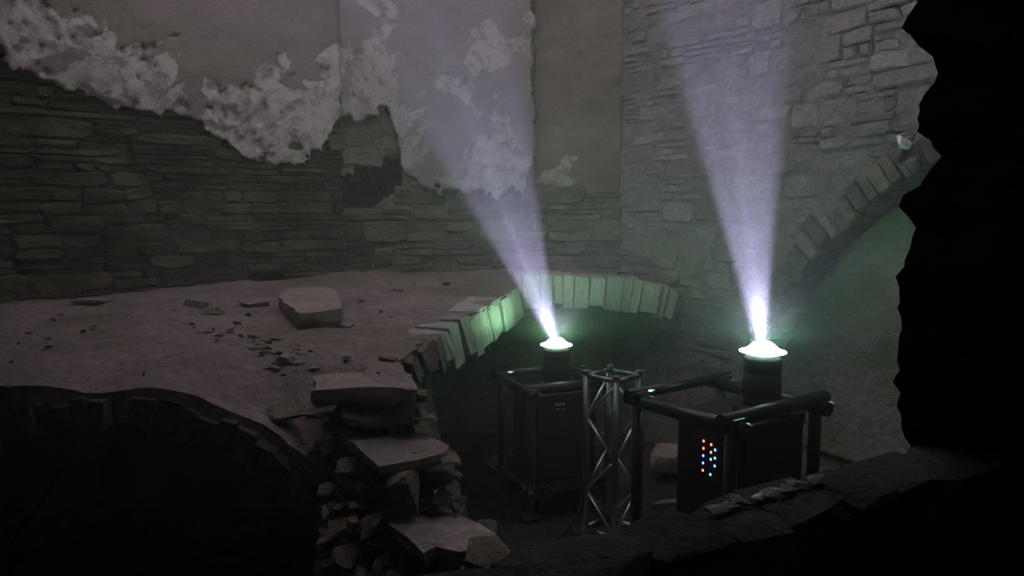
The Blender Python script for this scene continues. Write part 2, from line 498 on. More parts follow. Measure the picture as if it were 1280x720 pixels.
M['recess_pl'] = plaster_mat('brown_flue_plaster', (.42, .40, .37), (.17, .152, .125), (.235, .215, .175))
coat('flue_plaster', wall_back, M['recess_pl'], W.px(645, 100)[0], S_BR - .01, 2.3, ZTOP + .4, lambda s, z, u, v: v < 248 + edge_jit(s, z) * .6 and u > 645, rc_depth, .04)
coat('niche_plaster', wall_right, M['recess'], W.px(942, 400)[0], S_BR + 4.1, .3, 4.3, lambda s, z, u, v: u > 944 and v > interp(NICHE, u) + 4 and not (float(fbm(s * 3, z * 3, 8)) > .70 and v < 420),
     lambda s, z, u, v: (-.255 + (float(fbm(s * 2.5, z * 2.5, 55, 4)) - .5) * .05, 0), .05, ds=.035)

# stones at the niche arch's outer end; one painted pale for grazing light
def blob(name, pts, thick, m, parent=None, jit=.006, seed=0, smooth=False, taper=.85):
    """a broken slab: 3D outline of its top face, thickness straight down"""
    r = random.Random(seed); top = []
    n = len(pts)
    for i in range(n):
        a = Vector(pts[i]); b = Vector(pts[(i + 1) % n])
        k = max(1, int((b - a).length / .09))
        for q in range(k):
            p = a.lerp(b, q / k)
            top.append(p + Vector((r.uniform(-jit, jit), r.uniform(-jit, jit), r.uniform(-jit, jit) * .5)) * (1 if q == 0 else 2))
    c = sum(top, Vector()) / len(top)
    m1 = []; bot = []; inn = []
    for p in top:
        o = p - c
        inn.append(c + o * .55 + Vector((0, 0, r.uniform(-jit, jit))))
        m1.append(c + o * r.uniform(.97, 1.03) + Vector((0, 0, -thick * r.uniform(.25, .6))))
        q = c + o * taper * r.uniform(.93, 1.05); bot.append(q + Vector((0, 0, -thick * r.uniform(.85, 1.1))))
    k = len(top)
    vv = top + m1 + bot + inn + [c + Vector((0, 0, jit)), c + Vector((0, 0, -thick))]
    f = []
    for i in range(k):
        j = (i + 1) % k
        f += [(i, j, 3 * k + j, 3 * k + i), (3 * k + i, 3 * k + j, 4 * k), (i, k + i, k + j, j), (k + i, 2 * k + i, 2 * k + j, k + j), (2 * k + j, 2 * k + i, 4 * k + 1)]
    vv, cc = centred(vv)
    me = mesh(name, vv, f, smooth)
    bm = bmesh.new(); bm.from_mesh(me); me2 = bm_mesh(name, bm, smooth); 
    return link(name, me2, m, parent, cc)
def hull(name, size, m, seed, parent=None, loc=(0, 0, 0), rot=(0, 0, 0), n=16, sq=.75):
    r = random.Random(seed); bm = bmesh.new()
    for i in range(n):
        v = Vector((r.uniform(-1, 1), r.uniform(-1, 1), r.uniform(-1, 1)))
        a = max(abs(v.x), abs(v.y), abs(v.z)); v = v / a * sq + v.normalized() * (1 - sq)
        v = Vector((v.x * r.uniform(.85, 1), v.y * r.uniform(.85, 1), v.z * r.uniform(.85, 1)))
        bm.verts.new(Vector((v.x * size[0] / 2, v.y * size[1] / 2, v.z * size[2] / 2)))
    ret = bmesh.ops.convex_hull(bm, input=bm.verts)
    bmesh.ops.delete(bm, geom=[g for g in ret['geom_interior'] if isinstance(g, bmesh.types.BMVert)], context='VERTS')
    # stand the piece on its lowest point
    o = link(name, bm_mesh(name, bm), m, parent, loc); o.rotation_euler = rot
    return o
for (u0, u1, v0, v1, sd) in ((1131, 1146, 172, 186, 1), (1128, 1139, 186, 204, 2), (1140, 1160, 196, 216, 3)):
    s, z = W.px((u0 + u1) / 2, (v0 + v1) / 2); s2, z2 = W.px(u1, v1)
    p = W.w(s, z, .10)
    hull('arch_end_stone', (.12, .09, abs(z - z2) * 2.0), M['white'] if sd == 1 else M['arch_stone'], sd, wall_right, p, (0, .5, .3))

# ------------------------------------------------------------------ the ledge: top of the old vaults
AX, AR_O, AR_I, AY = -2.15, 1.54, 1.32, 3.9        # the arch on the left: middle, radii, front
def ledge_z(x, y):
    z = floor_z(y)
    # towards the left arch the surface follows the arch's back
    if AX < x < -.86 and y < 4.55:
        dx = x - AX; e = EYE - 2.49 + math.sqrt(max(.02, AR_O ** 2 - dx * dx))
        k = min(1, max(0, (4.55 - y) / .6)); k = k * k * (3 - 2 * k)
        edge = min(1, max(0, (-.86 - x) / .12))
        z = z + (min(z, e) - z) * k * (1 if x < -1.0 else edge)
    # the vault behind the hole falls away to the right
    if x > .41 and y > 6.6:
        dx = x - .41; z = z - (5.6 - math.sqrt(max(.1, 5.6 ** 2 - dx * dx)))
    return z
def build_ledge():
    edge_px = [(520, 487), (512, 470), (500, 450), (512, 438), (535, 424), (556, 412), (572, 402), (600, 386), (622, 374), (640, 364), (648, 352)]
    front = [(-7.0, 3.92), (-2.9, 3.92), (-2.15, 3.9), (-1.6, 3.92), (-1.2, 3.9), (-1.02, 3.9), (-.8, 3.93)]
    out = [Vector(p) for p in front] + [PF(u, v).xy for u, v in edge_px] + [Vector((.45, 7.5)), Vector((1.0, 7.5)), Vector((1.78, 7.48)), Vector((2.1, 7.5)), Vector((1.6, 8.6)), Vector((-1.5, 8.6)), Vector((-5, 7.2)), Vector((-7.0, 4.6))]
    r = random.Random(2); ring = []
    for i in range(len(out)):
        a, b = out[i], out[(i + 1) % len(out)]
        k = max(1, int((b - a).length / .07)) if i < 21 else max(1, int((b - a).length / .3))
        for q in range(k):
            p = a.lerp(b, q / k)
            ring.append(p + (Vector((r.uniform(-.028, .028), r.uniform(-.028, .028))) if i < 21 else Vector((0, 0))))
    nb = len(ring)
    from mathutils.geometry import intersect_point_tri_2d
    def inside(p):
        c = False; j = nb - 1
        for i in range(nb):
            a, b = ring[i], ring[j]
            if (a.y > p.y) != (b.y > p.y) and p.x < (b.x - a.x) * (p.y - a.y) / (b.y - a.y) + a.x: c = not c
            j = i
        return c
    pts = list(ring)
    y = 3.97
    while y < 8.5:
        x = -5.0
        while x < 2.0:
            p = Vector((x + r.uniform(-.012, .012), y + r.uniform(-.012, .012)))
            if inside(p): pts.append(p)
            x += .06
        y += .06
    res = delaunay_2d_cdt(pts, [(i, (i + 1) % nb) for i in range(nb)], [], 1, 1e-5)
    V, E, Fc = res[0], res[1], res[2]
    xs = np.array([v.x for v in V]); ys = np.array([v.y for v in V])
    nz = (fbm(xs * 1.7, ys * 1.7, 61, 3) - .5) * .09 + (fbm(xs * 7, ys * 7, 62, 4) - .5) * .035
    vv = [(v.x, v.y, ledge_z(v.x, v.y) + nz[i]) for i, v in enumerate(V)]
    me = mesh('floor', vv, [tuple(f) for f in Fc])
    bm = bmesh.new(); bm.from_mesh(me)
    bmesh.ops.recalc_face_normals(bm, faces=bm.faces)
    if sum(f.normal.z for f in bm.faces) < 0: bmesh.ops.reverse_faces(bm, faces=bm.faces)
    be = [e for e in bm.edges if e.is_boundary]
    ret = bmesh.ops.extrude_edge_only(bm, edges=be)
    low = [g for g in ret['geom'] if isinstance(g, bmesh.types.BMVert)]
    for g in low:
        g.co.z -= .19 + r.uniform(-.02, .02)
        if g.co.y > 4.2 and g.co.x < .1: g.co += Vector((-.05, .02, 0))
    e2 = [e for e in bm.edges if e.is_boundary]
    bmesh.ops.triangle_fill(bm, edges=e2, use_beauty=True)
    me2 = bm_mesh('floor', bm)
    o = link('floor', me2, M['dust'])
    struct(o, 'dusty uneven stone ledge over the old vaults, broken open on one side', 'ledge')
    return o
floor = build_ledge()

# lower ground
def build_ground():
    n = 90; xs = np.linspace(-7, 5, n); ys = np.linspace(-2.5, 9.2, n)
    X, Y = np.meshgrid(xs, ys, indexing='ij')
    Z = (fbm(X * 1.4, Y * 1.4, 71, 4) - .5) * .10 + (fbm(X * 6, Y * 6, 72, 3) - .5) * .05
    vv = [(X[i, j], Y[i, j], Z[i, j] - .03) for i in range(n) for j in range(n)]
    f = [(i * n + j, (i + 1) * n + j, (i + 1) * n + j + 1, i * n + j + 1) for i in range(n - 1) for j in range(n - 1)]
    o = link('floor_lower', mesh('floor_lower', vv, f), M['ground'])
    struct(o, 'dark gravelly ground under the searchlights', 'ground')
build_ground()

# ------------------------------------------------------------------ left arch and its barrel vault
def build_left_arch():
    t = thing('stone_arch', 'dark stone arch of thin upright slates opening into the black cellar', 'arch', (AX, AY, 0))
    r = random.Random(8)
    a = 4.0
    while a < 150:
        w = r.uniform(3.0, 5.2); a0, a1 = math.radians(a + .25), math.radians(a + w - .25)
        ro = AR_O - r.uniform(.03, .075); ri = AR_I + r.uniform(-.02, .03); y0 = r.uniform(-.09, .0); y1 = .22
        vv = []
        for yy in (y0, y1):
            for (rr, an) in ((ri, a0), (ri, a1), (ro, a1), (ro, a0)):
                vv.append(Vector((rr * math.cos(an) + r.uniform(-.008, .008), yy + r.uniform(-.015, .015), .01 + rr * math.sin(an) + r.uniform(-.008, .008))))
        vv, c = centred(vv)
        link('voussoir', mesh('voussoir', vv, [(0, 1, 2, 3), (7, 6, 5, 4), (0, 4, 5, 1), (1, 5, 6, 2), (2, 6, 7, 3), (3, 7, 4, 0)]), M['dark'], t, c)
        a += w
    # barrel behind the ring
    nA, nY = 40, 17; vv = []; f = []
    for i in range(nA + 1):
        an = math.pi * i / nA
        for j in range(nY + 1):
            rr = AR_I + .03 + (fbm(an * 8, j * .7, 5, 3) - .5) * .05
            vv.append((rr * math.cos(an), .15 + j * .12, rr * math.sin(an)))
    for i in range(nA):
        for j in range(nY): 
            k = i * (nY + 1) + j; f.append((k, k + 1, k + nY + 2, k + nY + 1))
    base = len(vv); vv.append((0, .15 + nY * .12, 0))
    for i in range(nA): f.append((i * (nY + 1) + nY, (i + 1) * (nY + 1) + nY, base))
    link('barrel_vault', mesh('barrel_vault', vv, f, True), M['dark'], t)
    return t
build_left_arch()

# ------------------------------------------------------------------ pier of stacked rubble between the arches
def build_pier():
    t = thing('stone_pier', 'crumbling pier of stacked flat stones between the black arch and the searchlights', 'pier', (-.7, 4.2, 0))
    T = Vector((-.7, 4.2, 0))
    def loc(o): o.location = Vector(o.location) - T; return o
    # rubble core, section by section: z, left x, right x, front y, back y
    sec = [(-.05, -.84, -.12, 3.52, 5.6), (.35, -.84, -.20, 3.52, 5.6), (.7, -.86, -.34, 3.57, 5.7), (1.0, -.90, -.42, 3.73, 5.8), (1.25, -.95, -.50, 3.92, 5.9), (1.38, -.98, -.58, 3.98, 5.9)]
    fine = []
    for a_, b_ in zip(sec, sec[1:]):
        for q in range(5): fine.append(tuple(x + (y - x) * q / 5 for x, y in zip(a_, b_)))
    sec = fine + [sec[-1]]
    r = random.Random(3); vv = []; f = []; m = 96
    for (z, x0, x1, y0, y1) in sec:
        per = []
        for k in range(m):
            q = k / m * 4
            if q < 1: p = Vector((x0 + (x1 - x0) * q, y0))
            elif q < 2: p = Vector((x1 - (q - 1) * .22, y0 + (y1 - y0) * (q - 1)))
            elif q < 3: p = Vector((x1 - .22 + (x0 - x1 + .22) * (q - 2), y1))
            else: p = Vector((x0, y1 + (y0 - y1) * (q - 3)))
            g_ = (float(fbm(p.x * 9 + p.y * 4, z * 9 + p.y * 5, 44, 3)) - .5) * .16; per.append(p + Vector((g_, -g_)) + Vector((r.uniform(-.012, .012), r.uniform(-.012, .012))))
        for p in per: vv.append(Vector((p.x, p.y, z)))
    for i in range(len(sec) - 1):
        for k in range(m):
            n = (k + 1) % m; f.append((i * m + k, i * m + n, (i + 1) * m + n, (i + 1) * m + k))
    f.append(tuple((len(sec) - 1) * m + k for k in range(m)))
    link('rubble_core', mesh('rubble_core', [v - T for v in vv], f), M['rubble'], t)
    # the big slabs
    def z_of(v, Y): return EYE + ray(640, v).z * Y
    def slab(px, th, seed, m='slab', jit=.008, taper=.85):
        return loc(blob('slab', [P(u, v, Y) for u, v, Y in px], th, M[m], t, jit, seed, taper=taper))
    slab([(390, 489, 3.82), (420, 486, 3.8), (455, 483, 3.82), (490, 484, 3.84), (521, 487, 3.88), (512, 468, 4.25), (440, 464, 4.3), (396, 470, 4.2)], .10, 1, taper=.92)
    slab([(424, 543, 3.85), (440, 531, 4.05), (480, 528, 4.1), (506, 530, 4.08), (540, 546, 3.92), (563, 556, 3.80), (558, 566, 3.72), (520, 574, 3.62), (472, 583, 3.52), (452, 566, 3.66)], .075, 2, taper=.9)
    slab([(487, 655, 3.50), (512, 641, 3.66), (560, 641, 3.7), (600, 655, 3.62), (620, 668, 3.54), (618, 680, 3.45), (575, 690, 3.38), (545, 684, 3.42), (528, 692, 3.36), (508, 672, 3.44)], .09, 3, taper=.86)
    slab([(420, 512, 3.84), (470, 508, 3.86), (520, 505, 3.95), (528, 520, 3.92), (480, 526, 3.84), (430, 522, 3.8)], .05, 5, m='pier')
    slab([(585, 672, 3.40), (622, 668, 3.48), (640, 690, 3.4), (610, 712, 3.28), (580, 700, 3.3)], .12, 6, m='pier')
    loc(hull('block', (.19, .22, .24), M['pier'], 21, t, P(503, 611, 3.62), (.1, .05, .25), 18, .9))
    # courses of thin stones on the face
    k = 100
    for (u0, u1, v, Y, h) in ((424, 520, 500, 3.98, .05), (470, 530, 516, 3.96, .05), (520, 562, 572, 3.76, .05), (528, 566, 588, 3.78, .05), (530, 560, 604, 3.80, .06), (522, 568, 622, 3.72, .05), (525, 560, 636, 3.68, .04),
                              (415, 470, 590, 3.72, .07), (400, 486, 612, 3.68, .08), (400, 492, 634, 3.64, .08), (396, 500, 656, 3.58, .08), (396, 520, 678, 3.54, .08), (396, 560, 700, 3.48, .08), (396, 560, 722, 3.44, .08), (396, 560, 745, 3.42, .08),
                              (394, 440, 560, 3.86, .07), (400, 450, 540, 3.92, .06), (384, 420, 522, 3.95, .06)):
        u = u0
        while u < u1:
            w = r.choice([r.uniform(10, 24), r.uniform(20, 52)]); k += 1; Y_ = Y + (.03 if u1 < 500 or v > 640 else 0)
            loc(hull('stone', (w / F * Y * 1.1, r.uniform(.14, .24), h * r.uniform(.5, 1.45)), M['pier'], k, t, P(u + w / 2, v + r.uniform(-7, 7), Y_ + r.uniform(-.03, .06)), (r.uniform(-.15, .15), r.uniform(-.18, .18), r.uniform(-.5, .5)), 15, .8))
            u += w * r.uniform(.8, 1.0)
    return t
build_pier()

# ------------------------------------------------------------------ broken vault over the searchlights
def build_vault():
    t = thing('broken_vault', 'broken stone vault with pale jagged voussoirs around the hole over the far searchlight', 'vault', (0, 7, 0))
    T = Vector((0, 7, 0)); r = random.Random(14)
    def put(vv, m='vouss'):
        vv, c = centred(vv)
        link('voussoir', mesh('voussoir', vv, [(0, 1, 2, 3), (7, 6, 5, 4), (0, 4, 5, 1), (1, 5, 6, 2), (2, 6, 7, 3), (3, 7, 4, 0)]), M[m], t, c - T)
    # back edge: a ring seen square on
    R = 5.6; cx = .36; cz = EYE - .665 - R
    x = .02
    while x < 1.66:
        w = r.uniform(.07, .19); a0 = math.asin((x + .006 - cx) / R); a1 = math.asin((min(x + w, 1.68) - .006 - cx) / R)
        ro = R + r.uniform(-.02, .02) + .012; ri = R - r.uniform(.27, .33); y0 = 7.42 + r.uniform(-.035, .035)
        vv = []
        for yy in (y0, 7.85):
            for rr, an in ((ri, a0), (ri, a1), (ro, a1), (ro, a0)):
                vv.append(Vector((cx + rr * math.sin(an) + r.uniform(-.008, .008), yy + r.uniform(-.012, .012), cz + rr * math.cos(an) + r.uniform(-.008, .008))))
        put(vv); x += w
    # left edge of the hole: slabs leaning along the broken side, face to the lights
    tops = [(646, 357), (632, 364), (617, 373), (604, 381), (592, 389), (582, 396), (571, 402), (557, 411), (548, 418), (540, 424), (531, 429), (521, 434), (512, 440), (504, 447)]
    for i in range(len(tops) - 1):
        a = PF(*tops[i]); b = PF(*tops[i + 1]); dr = (b - a).normalized()
        big = i in (6,)
        out = Vector((-dr.y, dr.x, 0));
        if out.x < 0: out = -out
        h = [.31, .30, .31, .30, .33, .29, .33, .19, .24, .16, .18, .15, .14][i]
        lean = Vector((out.x * .05, out.y * .05, 0)) - dr * r.uniform(.02, .07)
        g = r.uniform(.004, .016); o0 = r.uniform(-.01, .05) + (.02 if i < 8 else -.01)
        dep = .26; up = Vector((0, 0, 1))
        a2 = a + dr * g + out * o0 + up * r.uniform(-.03, .012); b2 = b - dr * g + out * (o0 + r.uniform(-.015, .015)) + up * r.uniform(-.03, .012)
        vv = []
        for q in (0, 1):
            sh = out * (-dep * q)
            for p in (a2 + lean - up * h * r.uniform(.9, 1.05), b2 + lean - up * h * r.uniform(.9, 1.05), b2, a2):
                vv.append(p + sh + Vector((r.uniform(-.01, .01), r.uniform(-.01, .01), r.uniform(-.012, .012))))
        put(vv, 'vouss' if i < 8 else 'pier')
    # underside: the rest of the vault between the ring and the back wall
    vv = []; f = []; n = 16
    for i in range(n + 1):
        xx = .02 + 1.66 * i / n; an = math.asin((xx - cx) / R)
        for yy in (7.5, 8.35):
            vv.append(Vector((cx + (R - .31) * math.sin(an), yy, cz + (R - .31) * math.cos(an))) - T)
    for i in range(n): f.append((2 * i, 2 * i + 1, 2 * i + 3, 2 * i + 2))
    link('soffit', mesh('soffit', vv, f, True), M['pier'], t)
    return t
build_vault()

# ------------------------------------------------------------------ near masonry round the viewpoint: parapet and jamb
SZ = EYE - .9
def sill(x): return 1.80 + (x - .1) * .585
wf = None
def box(bm, c, s, rz=0):
    ret = bmesh.ops.create_cube(bm, size=1)
    M4 = Matrix.Translation(c) @ Matrix.Rotation(rz, 4, 'Z') @ Matrix.Diagonal((*s, 1))
    bmesh.ops.transform(bm, matrix=M4, verts=ret['verts'])
    return ret['verts']
def build_near():
    ang = math.atan(.585); d = Vector((math.cos(ang), math.sin(ang), 0)); nrm = Vector((-d.y, d.x, 0))   # nrm: away from the camera
    O = Vector((.1, 1.80, 0))
    bm = bmesh.new()
    def seg(t0, t1, z0, z1, n0, n1):
        p = O + d * ((t0 + t1) / 2) + nrm * ((n0 + n1) / 2) + Vector((0, 0, (z0 + z1) / 2))
        box(bm, p, (t1 - t0, n1 - n0, z1 - z0), ang)
    seg(-3.4, 5.0, -.1, SZ - .05, -.12, .10)            # parapet
    seg(2.45, 5.0, SZ - .1, TOP, .02, .4)              # masonry right of the opening
    seg(-4.2, -3.4, -.1, TOP, -.25, .25)                # masonry left of the opening
    seg(-4.2, 5.0, EYE + 1.7, TOP, -.05, .45)           # over the opening
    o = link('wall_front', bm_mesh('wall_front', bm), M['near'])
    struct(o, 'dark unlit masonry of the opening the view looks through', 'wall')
    r = random.Random(31)
    # coping stones on the parapet
    t = -3.3; k = 0
    while t < 2.15:
        w = r.uniform(.18, .42); k += 1
        p = O + d * (t + w / 2) + nrm * (-.01 + r.uniform(-.015, .02)) + Vector((0, 0, SZ - .045 + r.uniform(-.006, .004)))
        s = hull('coping_stone', (w * 1.16, .27, .10), M['near'], 500 + k, o, p, (r.uniform(-.03, .03), r.uniform(-.03, .03), ang + r.uniform(-.05, .05)), 44, .97)
        t += w
    # jamb stones: ragged left edge of the dark wall
    E = [(1127, -60), (1127, 0), (1108, 40), (1128, 52), (1146, 66), (1153, 100), (1136, 128), (1141, 165), (1163, 192), (1150, 220), (1119, 246), (1120, 268), (1139, 275), (1140, 312), (1122, 338), (1130, 400), (1130, 440), (1129, 480), (1137, 525), (1150, 560), (1152, 600)]
    ev = sorted((v, u) for u, v in E)
    z = SZ - .12; k = 0; Y = 2.80
    while z < EYE + 1.9:
        h = r.uniform(.07, .17); lev = []; n = 4
        L = r.uniform(.55, .7); inn = Vector((.30, .34, 0)); off = r.uniform(-3, 3)
        for q in range(n + 1):
            zz = z - .012 + (h + .02) * q / n
            u = interp(ev, to_px(Vector((1.5, Y, zz)))[1]) + off + r.uniform(-3, 3) + (4 if q in (0, n) else 0)
            p0 = Vector((ray(u, 360).x * Y, Y, zz))
            lev.append([w_ + Vector((r.uniform(-.008, .008), r.uniform(-.008, .008), 0)) for w_ in (p0, p0 + d * L, p0 + d * L + inn, p0 + inn + Vector((.12, 0, 0)))])
        vv = [p for l_ in lev for p in l_]
        f = [(3, 2, 1, 0), tuple(4 * n + q for q in range(4))]
        for q in range(n):
            for e in range(4): f.append((4 * q + e, 4 * q + (e + 1) % 4, 4 * q + 4 + (e + 1) % 4, 4 * q + 4 + e))
        vv, c = centred(vv)
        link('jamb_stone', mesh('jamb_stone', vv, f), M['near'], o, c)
        z += h; k += 1
    # the dark room behind the viewpoint
    bm = bmesh.new()
    box(bm, (-1.1, -3.25, EYE + .2), (12.2, .3, 5.6))
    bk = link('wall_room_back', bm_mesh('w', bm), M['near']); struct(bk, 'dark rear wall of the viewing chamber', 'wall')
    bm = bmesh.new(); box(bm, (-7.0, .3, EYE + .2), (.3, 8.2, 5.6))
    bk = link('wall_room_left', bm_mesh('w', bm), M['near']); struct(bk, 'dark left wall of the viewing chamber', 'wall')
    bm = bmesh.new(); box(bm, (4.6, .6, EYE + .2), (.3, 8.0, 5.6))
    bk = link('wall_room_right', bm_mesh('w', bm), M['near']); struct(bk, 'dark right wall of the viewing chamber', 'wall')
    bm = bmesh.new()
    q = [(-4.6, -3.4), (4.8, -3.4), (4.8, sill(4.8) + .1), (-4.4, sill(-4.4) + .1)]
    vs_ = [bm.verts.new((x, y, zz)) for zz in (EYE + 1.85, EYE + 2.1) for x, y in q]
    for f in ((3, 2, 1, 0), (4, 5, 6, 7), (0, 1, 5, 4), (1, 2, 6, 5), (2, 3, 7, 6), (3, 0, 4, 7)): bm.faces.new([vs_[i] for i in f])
    q = [(-7.2, -3.4), (4.9, -3.4), (4.9, 3.7), (2.5, 3.4), (.5, 3.0), (-.9, 3.1), (-1.9, 3.95), (-2.9, 4.9), (-4.2, 5.8), (-7.2, 6.3)]  # roof slab added out of view, edge shaped to shade ledge and walls
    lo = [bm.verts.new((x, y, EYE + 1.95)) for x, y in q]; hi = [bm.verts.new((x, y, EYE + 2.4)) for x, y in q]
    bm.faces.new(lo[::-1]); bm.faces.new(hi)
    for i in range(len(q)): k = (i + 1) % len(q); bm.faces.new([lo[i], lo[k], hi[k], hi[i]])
    bk = link('ceiling', bm_mesh('c', bm), M['near']); struct(bk, 'dark low ceiling of the viewing chamber, with an unseen roof added for shade', 'ceiling')
build_near()

# ------------------------------------------------------------------ shapes for the equipment
def tube(bm, a, b, r, n=12, r2=None):
    a, b = Vector(a), Vector(b); d = b - a
    ret = bmesh.ops.create_cone(bm, cap_ends=True, segments=n, radius1=r, radius2=r2 if r2 is not None else r, depth=d.length)
    q = Vector((0, 0, 1)).rotation_difference(d.normalized()).to_matrix().to_4x4()
    bmesh.ops.transform(bm, matrix=Matrix.Translation((a + b) / 2) @ q, verts=ret['verts'])
def tube_obj(name, a, b, r, m, parent, n=12):
    a, b = Vector(a), Vector(b); c = (a + b) / 2
    bm = bmesh.new(); tube(bm, a - c, b - c, r, n)
    me = bm_mesh(name, bm)
    for p in me.polygons: p.use_smooth = len(p.vertices) == 4
    return link(name, me, m, parent, c)
def bevel_box(name, c, s, m, parent, bev=.01, rot=(0, 0, 0)):
    bm = bmesh.new(); box(bm, (0, 0, 0), s)
    if bev: bmesh.ops.bevel(bm, geom=bm.edges[:], offset=bev, segments=2, affect='EDGES', profile=.6)
    o = link(name, bm_mesh(name, bm), m, parent, c); o.rotation_euler = rot
    return o
def lathe(name, prof, m, parent, loc=(0, 0, 0), n=32, sx=1, sy=1):
    vv = []; f = []
    for (r, z) in prof:
        for k in range(n):
            a = 2 * math.pi * k / n; vv.append((r * math.cos(a) * sx, r * math.sin(a) * sy, z))
    for i in range(len(prof) - 1):
        for k in range(n):
            q = (k + 1) % n; f.append((i * n + k, i * n + q, (i + 1) * n + q, (i + 1) * n + k))
    f.append(tuple(range(n))[::-1]); f.append(tuple((len(prof) - 1) * n + k for k in range(n)))
    return link(name, mesh(name, vv, f, True), m, parent, loc)

# ------------------------------------------------------------------ searchlights
def spot(parent, loc, direction, half, watts, col, blend=.3, radius=.035):
    l = bpy.data.lights.new('beam', 'SPOT'); l.energy = watts; l.color = col; l.spot_size = 2 * half; l.spot_blend = blend; l.shadow_soft_size = radius
    o = bpy.data.objects.new('beam', l); C.objects.link(o); o.location = loc
    o.rotation_euler = Vector(direction).to_track_quat('-Z', 'Y').to_euler()
    return o
CASE = (.56, .50, .74)
def searchlight(label, base, rz, head, aims, leds, tilt=(0, 0), power=1.0, glow=1.0, text=False, green=(.10, 1, .42)):
    """base: middle of the case's underside; head: offset of the lamp drum on the case (in the case's own axes)"""
    t = thing('searchlight', label, 'searchlight', base, 'beam searchlights standing in pipe frames', rz)
    w, d, h = CASE
    bevel_box('case', (0, 0, h / 2), CASE, M['black'], t, .012)
    bevel_box('lid_rim', (0, 0, h - .06), (w + .012, d + .012, .018), M['black'], t, .004)
    for sx in (-1, 1):
        for sy in (-1, 1):
            for z in (.03, h - .03):
                bevel_box('corner_cap', (sx * (w / 2 - .02), sy * (d / 2 - .02), z), (.055, .055, .065), M['pipe'], t, .012)
    # side panel with status lights (left face of the case = -x)
    pn = bevel_box('control_panel', (-w / 2 - .004, -.01, h * .52), (.012, .30, .44), M['black'], t, .004)
    if leds:
        for (y, z, c) in leds:
            bevel_box('status_light', (-.007, y, z - h * .52), (.006, .010, .013), M[c], pn, .0015)
    for sx, ax in ((1, 0), (0, -1)):
        bm = bmesh.new()
        if sx: tube(bm, (w / 2 + .03, -.08, h * .55), (w / 2 + .03, .08, h * .55), .010); tube(bm, (w / 2 - .01, -.08, h * .55), (w / 2 + .03, -.08, h * .55), .008); tube(bm, (w / 2 - .01, .08, h * .55), (w / 2 + .03, .08, h * .55), .008)
        else: tube(bm, (-.08, -d / 2 - .03, h * .55), (.08, -d / 2 - .03, h * .55), .010); tube(bm, (-.08, -d / 2 + .01, h * .55), (-.08, -d / 2 - .03, h * .55), .008); tube(bm, (.08, -d / 2 + .01, h * .55), (.08, -d / 2 - .03, h * .55), .008)
        link('handle', bm_mesh('handle', bm), M['pipe'], t)
    hx, hy = head
    lathe('turntable', [(.17, 0), (.17, .03), (.15, .04), (.12, .045)], M['black'], t, (hx, hy, h))
    drum = lathe('lamp_drum', [(.105, .0), (.112, .02), (.112, .05), (.106, .055), (.112, .065), (.112, .20), (.106, .205), (.112, .215), (.115, .285), (.10, .302)], M['black'], t, (hx, hy, h + .04))
    for k in range(10):
        a = k / 10 * 2 * math.pi
        bevel_box('cooling_fin', (.113 * math.cos(a), .113 * math.sin(a), .11), (.012, .006, .08), M['black'], drum, 0, (0, 0, a))
    if text:
        pl = bevel_box('name_plate', (-.06, -d / 2 - .008, h - .1), (.12, .004, .075), M['black'], t, 0)
        for k, (x, z, sx, sz) in enumerate([(-.045, .018, .012, .026), (-.025, .018, .016, .022), (-.003, .018, .014, .026), (.018, .018, .012, .02), (.036, .018, .012, .026), (-.02, -.02, .03, .010), (.025, -.022, .024, .010)]):
            bevel_box('print', (x, -.0035, z), (sx, .002, sz), M['label'], pl, 0)
    R = Matrix.Rotation(rz, 4, 'Z')
    # lens: a glowing double-convex glass with a thin flange
    lp = Vector((hx, hy, h + .37))
    ln = lathe('lens', [(.012, -.022), (.06, -.021), (.09, -.018), (.108, -.010), (.138, -.003), (.138, .002), (.108, .010), (.085, .026), (.066, .044), (.05, .056), (.03, .060)], M['lens'], t, lp)
    ln['label'] = 'white glowing lens'
    wp = Vector(base) + (R @ lp)
    for q, (dx, dy, dz, half, k, bl) in enumerate(aims):     # each lamp cell shines from its own spot on the lens
        spot(t, wp + Vector(((0, -.03, 0, .03)[q], 0, -.005)), (dx, dy, dz), math.radians(half), BEAM * power * k, (.66, .62, 1.0), bl, .018)
    for nm, half, k, col in (('stray_light', 89, 1.25, green), ('side_light', None, .28, green), ('spill_light', 55, 4.0, (.76, .66, 1.0)), ('rim_light', 87, 1.0, (1.0, .93, .95))):
        g = bpy.data.lights.new(nm, 'SPOT' if half else 'POINT'); g.energy = GLOW * glow * k; g.color = col; g.shadow_soft_size = .04
        if half: g.spot_size = math.radians(2 * half); g.spot_blend = .25
        go = bpy.data.objects.new(nm, g); C.objects.link(go); go.location = wp + Vector((0, 0, .05)); go.rotation_euler = (math.pi, 0, 0)
    return t, wp

def aim(tx, ty):               # lean to the left (-) / right and away, as slopes
    return (tx, ty, 1.0)
def deg(a): return math.tan(math.radians(a))
near_c = Vector((1.40, 4.42, EYE - 1.22 - CASE[2])); RZ1 = math.radians(35)
hoff = Matrix.Rotation(-RZ1, 2) @ Vector((.115, -.02))
LED = []
for col, ys, items in (('a', .045, [(0, 'red'), (1, 'red'), (2, 'blue'), (3, 'blue'), (4, 'red')]), ('b', -.012, [(0.15, 'red'), (1.2, 'red'), (2.15, 'blue'), (4.2, 'blue')]), ('c', -.042, [(.7, 'blue'), (1.8, 'blue'), (2.85, 'blue')])):
    for row, c in items: LED.append((ys, CASE[2] - .15 - row * .045, c))
aims1 = [(deg(-7.5), .03, 1, 12.5, .55, .5), (deg(-15), .02, 1, 3.2, .55, .6), (deg(-8), .03, 1, 2.6, .40, .7), (deg(-1), .03, 1, 4.0, .22, .8)]
